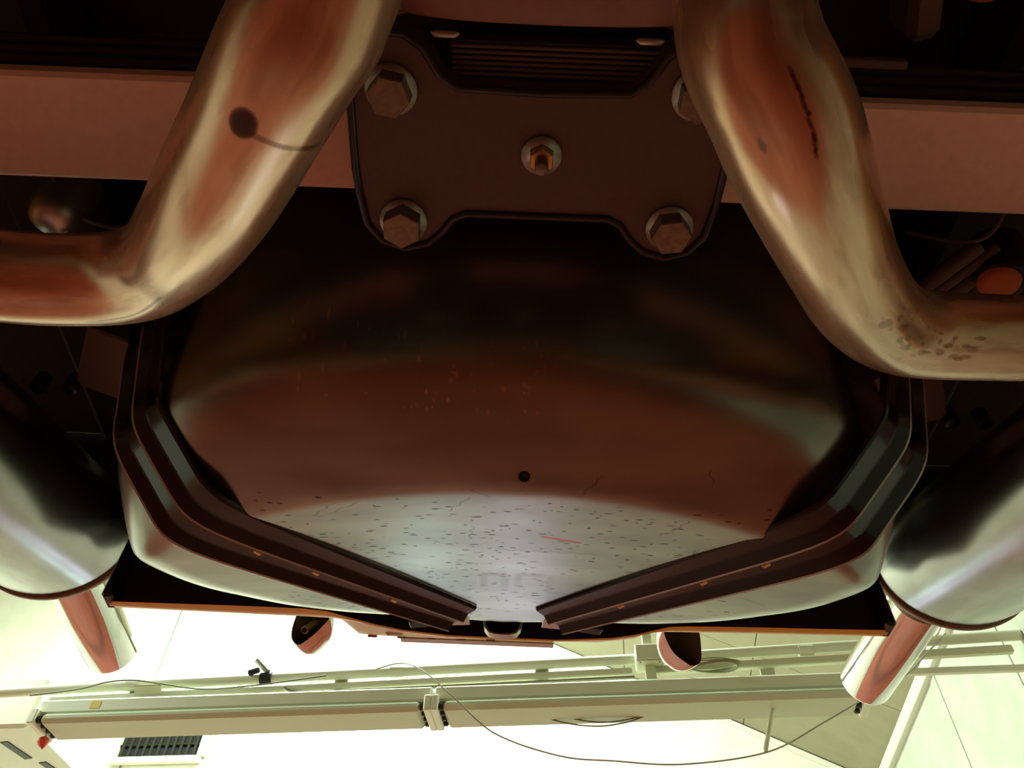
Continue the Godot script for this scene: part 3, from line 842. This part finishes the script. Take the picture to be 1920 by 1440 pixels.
# =================================================================== chrome guards on the rear edge
func build_guards():
	for e in [["left", [Vector3(-0.238, 0.533, -0.806), Vector3(-0.2435, 0.524, -0.822), Vector3(-0.243, 0.516, -0.831), Vector3(-0.235, 0.5125, -0.836), Vector3(-0.222, 0.518, -0.829), Vector3(-0.209, 0.526, -0.819), Vector3(-0.199, 0.534, -0.806), Vector3(-0.206, 0.556, -0.795), Vector3(-0.232, 0.556, -0.795)], Vector3(0.009, -0.003, -0.046)],
			["right", [Vector3(0.185, 0.533, -0.806), Vector3(0.1965, 0.519, -0.828), Vector3(0.2125, 0.5105, -0.838), Vector3(0.221, 0.508, -0.841), Vector3(0.229, 0.510, -0.838), Vector3(0.231, 0.517, -0.830), Vector3(0.226, 0.533, -0.806), Vector3(0.215, 0.556, -0.795), Vector3(0.192, 0.556, -0.795)], Vector3(-0.016, -0.002, -0.036)]]:
		var rim: Array = e[1]
		var n := rim.size()
		var loop := []
		for i in n:
			for k in 6:
				var tt := k / 6.0
				var a: Vector3 = rim[(i - 1 + n) % n]
				var b: Vector3 = rim[i]
				var c: Vector3 = rim[(i + 1) % n]
				var d: Vector3 = rim[(i + 2) % n]
				loop.append(0.5 * ((2.0 * b) + (c - a) * tt + (2.0 * a - 5.0 * b + 4.0 * c - d) * tt * tt + (3.0 * b - a - 3.0 * c + d) * tt * tt * tt))
		loop.append(loop[0])
		var ctr := Vector3.ZERO
		for p in rim: ctr += p / n
		var t := thing("bumper_guard", "hollow chrome bumper guard hanging below the %s half of the orange rear edge" % e[0], "bumper guard", ctr + Vector3(0, -0.02, 0), car, "chrome bumper guards")
		var shell := func(s: float, deep: float) -> ArrayMesh:
			var st := begin()
			var rows := []
			for k in 17:
				var a := PI / 2 * k / 16.0
				var row := []
				for p in loop: row.append(ctr + (p - ctr) * s * max(cos(a), 0.001) + e[2] * sin(a) * deep)
				rows.append(row)
			grid(st, rows)
			return commit(st)
		var outer := part("shell", shell.call(1.0, 1.0), M.chrome, t)
		part("inside", shell.call(0.975, 0.85), M.chrome_inside, outer)
		if e[0] == "left":
			part("bolt_sleeve", tube([Vector3(-0.222, 0.541, -0.835), Vector3(-0.229, 0.5235, -0.823)], 0.0045, 18), M.galvanised, t)
			part("bolt_end", tube([Vector3(-0.2285, 0.5245, -0.8235), Vector3(-0.2294, 0.5225, -0.8222)], 0.0032, 18), M.black_hole, t)

# =================================================================== suspension glimpsed past the pipes
func build_arms():
	# left: round grey bush with an orange ring, and a dark hose
	var t := thing("strut_mount", "rounded grey strut mount with an orange ring, above the left exhaust bend", "mount", Vector3(-0.405, 0.60, -0.36), car)
	var st := begin()
	add_lathe(st, [Vector2(0.0, 0.0), Vector2(0.012, 0.001), Vector2(0.019, 0.006), Vector2(0.022, 0.016), Vector2(0.022, 0.06)], Vector3(-0.408, 0.612, -0.355), Vector3(0.1, 1.0, 0.2), 24)
	part("cap", commit(st), M.galvanised, t)
	part("ring", tube([Vector3(-0.400, 0.606, -0.374), Vector3(-0.386, 0.608, -0.376)], 0.006, 16), M.bush, t)
	part("stay", box(Vector3(0.05, 0.008, 0.014), Vector3(-0.372, 0.615, -0.376), 0.002, Basis(Vector3.UP, -0.4)), M.arm, t)
	var h := curve([Vector3(-0.41, 0.66, -0.30), Vector3(-0.405, 0.64, -0.33), Vector3(-0.392, 0.63, -0.350), Vector3(-0.37, 0.635, -0.366), Vector3(-0.34, 0.66, -0.38)], 8)
	single("brake_hose", tube(h, 0.0022, 8), M.arm, car, "thin dark hose curving behind the pale leaf spring on the left", "hose", "brake hoses")
	h = curve([Vector3(0.43, 0.66, -0.30), Vector3(0.42, 0.64, -0.318), Vector3(0.41, 0.63, -0.338), Vector3(0.395, 0.64, -0.352), Vector3(0.36, 0.67, -0.36)], 8)
	single("brake_hose", tube(h, 0.0022, 8), M.arm, car, "thin dark hose curving behind the pale leaf spring on the right", "hose", "brake hoses")
	# right: orange bush and two slanting arms
	t = thing("suspension_arm", "dark slanting suspension arms with an orange bush, above the right exhaust bend", "suspension arm", Vector3(0.41, 0.60, -0.37), car)
	for k in 3:
		var o := Vector3(0.020 * k, 0.006 * k, -0.004 * k)
		part("arm", tube([Vector3(0.345, 0.612, -0.404) + o, Vector3(0.408, 0.634, -0.352) + o], [0.0075, 0.006][k % 2], 16), M.arm, t)
	st = begin()
	add_lathe(st, [Vector2(0.0, 0.0), Vector2(0.012, 0.001), Vector2(0.017, 0.004), Vector2(0.019, 0.010), Vector2(0.019, 0.05)], Vector3(0.431, 0.615, -0.382), Vector3(0.25, 1.0, 0.25), 24)
	part("bush", commit(st), M.bush, t)
	st = begin()
	add_lathe(st, [Vector2(0.013, 0.0), Vector2(0.022, 0.0), Vector2(0.024, 0.004), Vector2(0.024, 0.05)], Vector3(0.434, 0.622, -0.383), Vector3(0.25, 1.0, 0.25), 24)
	part("bush_sleeve", commit(st), M.dark_metal, t)
	# top right: bracket and rusty casting at the photo's upper edge
	t = thing("frame_bracket", "dull reddish bracket at the upper right edge of the photo, over the dark leaves", "bracket", Vector3(0.282, 0.62, -0.15), car)
	st = begin(true)
	add_box(st, Transform3D(Basis(Vector3.UP, -0.25), Vector3(0.282, 0.645, -0.135)), Vector3(0.024, 0.05, 0.09), 0.006)
	part("web", commit(st), M.arm, t)
	st = begin()
	add_lathe(st, [Vector2(0.0, 0.0), Vector2(0.02, 0.002), Vector2(0.028, 0.010), Vector2(0.03, 0.04)], Vector3(0.322, 0.61, -0.122), Vector3.UP, 24)
	part("boss", commit(st), M.bush, t)
	# dark plates with bolts, outside the tank above the mufflers
	for s in [-1.0, 1.0]:
		t = thing("frame_plate", "dark frame plate with two bolts, between fuel tank and %s muffler" % ("left" if s < 0 else "right"), "plate", Vector3(s * 0.42, 0.66, -0.52), car, "frame plates")
		part("web", box(Vector3(0.075, 0.006, 0.085), Vector3(s * 0.405, 0.635, -0.532), 0.002, Basis(Vector3.UP, s * -0.45)), M.arm, t)
		for k in 2:
			st = begin()
			add_lathe(st, [Vector2(0.0, 0.0), Vector2(0.007, 0.0), Vector2(0.008, 0.002), Vector2(0.008, 0.02)], Vector3(s * (0.458 + k * 0.034), 0.622, -0.553), Vector3.UP, 12)
			part("bolt", commit(st), M.dark_metal, t)

# =================================================================== unlit strip lights on the far side
func build_strip_lights():
	var labels := ["unlit cream strip light on the left of the pair, yellow sticker on its side", "unlit cream strip light on the right of the pair, under the cable coil"]
	for k in 2:
		var x0 := -3.36 + k * 2.39
		var x1 := x0 + 2.38
		var t := thing("strip_light", labels[k], "strip light", Vector3((x0 + x1) / 2, 2.25, -4.29), room, "strip lights hung before the back wall")
		part("housing", span(Vector3(x0, 2.315, -4.40), Vector3(x1, 2.405, -4.20), 0.012), M.pale_paint, t)
		part("lens", span(Vector3(x0 + 0.058, 2.252, -4.415), Vector3(x1 - 0.058, 2.313, -4.178), 0.022), M.tube_glass, t)
		for j in 4:
			var f := 4.205 + j * 0.06
			for e in [[x0 + 0.034, x0 + 0.060], [x1 - 0.060, x1 - 0.034]]:
				part("socket", tube([Vector3(e[0], 2.280, -f), Vector3(e[1], 2.280, -f)], 0.021, 16), M.dark_metal, t)
		for x in [x0 + 0.015, x1 - 0.015]:
			part("lamp_holder", span(Vector3(x - 0.021, 2.245, -4.415), Vector3(x + 0.021, 2.335, -4.165), 0.006), M.pale_paint, t)
		if k == 0:
			part("sticker", box(Vector3(0.062, 0.042, 0.002), Vector3(-3.0, 2.36, -4.199), 0.0005), M.yellow, t)

# =================================================================== pipes, brackets, cables on the far side
func build_conduits():
	single("conduit_pipe", tube([Vector3(-4.6, 2.505, -4.30), Vector3(0.18, 2.585, -4.30)], 0.030, 16), M.pale_paint, room, "pale round conduit pipe running above the strip lights from the left to the junction box", "pipe", "conduit pipes")
	single("conduit_pipe", tube([Vector3(0.34, 2.588, -4.30), Vector3(2.352, 2.645, -4.30)], 0.030, 16), M.pale_paint, room, "pale round conduit pipe running right from the junction box into the side wall", "pipe", "conduit pipes")
	single("support_rail", span(Vector3(-3.35, 2.435, -4.33), Vector3(0.2, 2.475, -4.29), 0.006), M.cream_paint, Transform3D(room.basis * Basis(Vector3.BACK, 0.0158), room.origin + Vector3(0, 0.052, 0)), "cream square rail under the pale conduit, left of the junction box", "rail", "support rails")
	single("support_rail", span(Vector3(0.34, 2.43, -4.33), Vector3(2.345, 2.475, -4.29), 0.006), M.cream_paint, Transform3D(room.basis * Basis(Vector3.BACK, 0.0258), room.origin + Vector3(0, 0.052, 0)), "cream square rail under the pale conduit, right of the junction box", "rail", "support rails")
	single("wall_rail", span(Vector3(1.45, 2.425, -4.32), Vector3(2.352, 2.46, -4.28), 0.008), M.pale_paint, room, "short pale rail from the right end of the strip lights to the side wall", "rail")
	single("thin_conduit", tube(curve([Vector3(-1.9, 2.47, -4.28), Vector3(-1.82, 2.44, -4.28), Vector3(-1.6, 2.437, -4.28), Vector3(-0.6, 2.447, -4.28), Vector3(0.17, 2.46, -4.28)], 6), 0.010, 10), M.conduit_metal, room, "thin grey metal conduit just above the strip lights, bent up at its left end", "conduit")
	var t := thing("junction_box", "pale square junction box on the conduit left of the right chrome guard", "junction box", Vector3(0.26, 2.52, -4.30), room)
	part("box", span(Vector3(0.185, 2.535, -4.36), Vector3(0.345, 2.635, -4.22), 0.006), M.pale_paint, t)
	part("cover", span(Vector3(0.190, 2.527, -4.355), Vector3(0.340, 2.535, -4.225), 0.003), M.cream_paint, t)
	for x in [0.21, 0.32]: part("screw", tube([Vector3(x, 2.530, -4.24), Vector3(x, 2.524, -4.24)], 0.004, 8), M.dark_metal, t)
	part("stem", span(Vector3(0.235, 2.40, -4.32), Vector3(0.295, 2.535, -4.27), 0.004), M.cream_paint, t)
	part("upper_stem", span(Vector3(0.235, 2.635, -4.32), Vector3(0.29, 3.6, -4.28), 0.004), M.cream_paint, t)
	# brackets that carry the strip lights
	var spots := [[-2.86, "wide cream hanger bracket above the yellow sticker"], [-1.57, "narrow cream hanger bracket left of the middle of the strip lights"], [-0.36, "narrow cream hanger bracket between the junction box and the strip lights' joint"], [0.93, "narrow cream hanger bracket right of the cable coil"]]
	for k in 4:
		var x: float = spots[k][0]
		var hg := thing("hanger_bracket", spots[k][1], "bracket", Vector3(x, 2.40, -4.30), room, "strip light hangers")
		part("strap", span(Vector3(x - 0.045, 2.40, -4.335), Vector3(x + 0.035, 2.56, -4.325), 0.002), M.cream_paint, hg)
		part("foot", span(Vector3(x - 0.045, 2.400, -4.335), Vector3(x + 0.035, 2.408, -4.25), 0.002), M.cream_paint, hg)
		if k == 0:
			var st := begin(true)
			quad(st, Vector3(x + 0.02, 2.50, -4.25), Vector3(x + 0.19, 2.50, -4.25), Vector3(x + 0.19, 2.41, -4.36), Vector3(x + 0.02, 2.41, -4.36))
			quad(st, Vector3(x + 0.02, 2.506, -4.25), Vector3(x + 0.19, 2.506, -4.25), Vector3(x + 0.19, 2.416, -4.36), Vector3(x + 0.02, 2.416, -4.36))
			for q in [x + 0.02, x + 0.19]: quad(st, Vector3(q, 2.50, -4.25), Vector3(q, 2.506, -4.25), Vector3(q, 2.416, -4.36), Vector3(q, 2.41, -4.36))
			part("wing", commit(st), M.cream_paint, hg)
	for x in [-2.88, -1.23, 1.16]:
		single("pipe_coupling", tube([Vector3(x - 0.04, 2.505 + (x + 4.6) * 0.01674, -4.30), Vector3(x + 0.04, 2.505 + (x + 4.68) * 0.01674, -4.30)], 0.034, 16), M.pale_paint, room, {-2.88: "pale coupling on the conduit pipe above the wide hanger bracket", -1.23: "pale coupling on the conduit pipe where the loose cable starts", 1.16: "pale coupling on the conduit pipe behind the right chrome tailpipe"}[x], "coupling", "conduit couplings")
	# nozzle clamped to the conduit
	var nz := thing("nozzle", "small grey nozzle clamped with black tape to the conduit below the left chrome guard", "nozzle", Vector3(-2.06, 2.56, -4.30), room)
	part("barrel", tube([Vector3(-2.03, 2.58, -4.28), Vector3(-2.12, 2.66, -4.28)], 0.017, 14), M.conduit_metal, nz)
	part("mouth", tube([Vector3(-2.117, 2.657, -4.28), Vector3(-2.122, 2.662, -4.28)], 0.013, 12), M.black_hole, nz)
	part("tape", tube([Vector3(-2.07, 2.5473, -4.30), Vector3(-2.0, 2.5485, -4.30)], 0.036, 16), M.rubber, nz)
	part("grip", box(Vector3(0.07, 0.03, 0.03), Vector3(-2.11, 2.575, -4.26), 0.006, Basis(Vector3.BACK, 0.3)), M.dark_metal, nz)
	# cables
	single("loose_cable", tube(curve([Vector3(-1.35, 2.56, -4.26), Vector3(-1.20, 2.58, -4.24), Vector3(-1.04, 2.47, -4.14), Vector3(-0.84, 2.28, -4.10), Vector3(-0.62, 2.14, -4.25), Vector3(-0.27, 2.03, -4.3), Vector3(0.02, 1.995, -4.3), Vector3(0.376, 1.968, -4.3), Vector3(0.82, 2.02, -4.3), Vector3(1.127, 2.13, -4.22), Vector3(1.40, 2.235, -4.12), Vector3(1.62, 2.37, -4.2), Vector3(1.80, 2.53, -4.25), Vector3(1.95, 2.66, -4.28)], 8), 0.0045, 8), M.grey_cable, room, "long thin cable sagging across in front of the strip lights", "cable")
	single("white_cord", tube(curve([Vector3(1.58, 2.46, -4.2), Vector3(1.68, 2.49, -4.2), Vector3(1.76, 2.56, -4.2), Vector3(1.86, 2.60, -4.2), Vector3(1.95, 2.72, -4.24)], 8), 0.006, 8), M.white_cable, room, "white cord hanging beside the right chrome tailpipe", "cord")
	single("draped_wire", tube(curve([Vector3(-3.5, 2.47, -4.26), Vector3(-3.2, 2.50, -4.26), Vector3(-3.02, 2.535, -4.25), Vector3(-2.86, 2.54, -4.25), Vector3(-2.7, 2.515, -4.25), Vector3(-2.4, 2.465, -4.25), Vector3(-2.1, 2.475, -4.25), Vector3(-1.85, 2.50, -4.25), Vector3(-1.65, 2.53, -4.26)], 8), 0.005, 8), M.cable, room, "thin dark wire draped along the left half of the conduit", "wire")
	for k in 2:
		single("slack_wire", tube(curve([Vector3(-0.33 + k * 0.12, 2.26, -4.34), Vector3(-0.2 + k * 0.1, 2.225 + k * 0.012, -4.34), Vector3(-0.05 + k * 0.06, 2.208 + k * 0.022, -4.34), Vector3(0.1, 2.225 + k * 0.015, -4.34), Vector3(0.22, 2.262, -4.34)], 8), 0.004, 8), M.cable, room, ["lower slack wire looping below the middle of the strip lights", "upper slack wire looping below the middle of the strip lights"][k], "wire", "slack wires")
	var coil := thing("cable_coil", "flat coil of green cable lying on top of the right strip light", "cable", Vector3(0.6, 2.41, -4.25), room)
	for k in 4:
		var pts := []
		for j in 41:
			var a := TAU * j / 40.0
			pts.append(Vector3(0.615 + cos(a) * (0.128 + 0.006 * k), 2.452 + 0.006 * k + sin(a * 2 + k) * 0.006 - sin(a) * 0.012, -4.19 + sin(a) * (0.075 + 0.004 * k)))
		part("turn", tube(pts, 0.0042, 8, false), M.green_cable, coil)

func build_wall_fittings():
	# air grille on the back wall
	var B := -7.63
	var t := thing("air_grille", "dark slatted air grille in a white frame below the left strip light", "air grille", Vector3(-4.53, 3.68, B), room)
	part("backing", span(Vector3(-4.95, 3.68, B), Vector3(-4.09, 4.38, B + 0.015)), M.black_hole, t)
	for e in [[-5.0, 3.62, -4.05, 3.68], [-5.0, 4.38, -4.05, 4.44], [-5.0, 3.68, -4.95, 4.38], [-4.09, 3.68, -4.02, 4.38]]:
		part("frame", span(Vector3(e[0], e[1], B), Vector3(e[2], e[3], B + 0.075), 0.008), M.pale_paint, t)
	for k in 11:
		var x := -4.90 + k * 0.077
		part("slat", box(Vector3(0.028, 0.69, 0.012), Vector3(x, 4.03, B + 0.06), 0.003, Basis(Vector3.UP, 0.6)), M.grille, t)
	for k in 5:
		part("cross_slat", span(Vector3(-4.95, 3.80 + k * 0.12, B + 0.02), Vector3(-4.09, 3.815 + k * 0.12, B + 0.045), 0.003), M.grille, t)
	# pale hanging stick and a small red tag by the strip lights
	single("hanging_rod", tube([Vector3(0.905, 2.27, -4.3), Vector3(0.815, 2.035, -4.3), Vector3(0.813, 2.022, -4.3)], [0.011, 0.013, 0.009], 12), M.pale_paint, room, "short pale rod hanging below the right strip light", "rod")
	t = thing("red_tag", "small red tag hanging at the left end of the strip lights", "tag", Vector3(-3.30, 2.19, -4.3), room)
	part("disc", tube(curve([Vector3(-3.30, 2.225, -4.3), Vector3(-3.295, 2.19, -4.3), Vector3(-3.28, 2.15, -4.3)], 6), [0.004, 0.016, 0.024, 0.03, 0.034, 0.034, 0.032, 0.028, 0.022, 0.016, 0.010, 0.005, 0.002], 12), M.red_plastic, t)
	part("string", tube([Vector3(-3.30, 2.22, -4.3), Vector3(-3.30, 2.26, -4.3)], 0.003, 6), M.cable, t)
	# hung white unit with dark slots at the lower left edge
	t = thing("hanging_heater", "white hanging unit with dark slots at the lower left edge of the photo", "heater", Vector3(-4.0, 2.35, -5.0), room)
	part("casing", span(Vector3(-4.7, 2.40, -5.5), Vector3(-3.62, 2.74, -4.5), 0.02), M.pale_paint, t)
	for k in 2:
		part("slot", box(Vector3(0.058, 0.006, 0.24), Vector3(-3.84 + k * 0.115, 2.398, -4.80 - k * 0.29), 0.001, Basis(Vector3.UP, -0.2)), M.dark_metal, t)
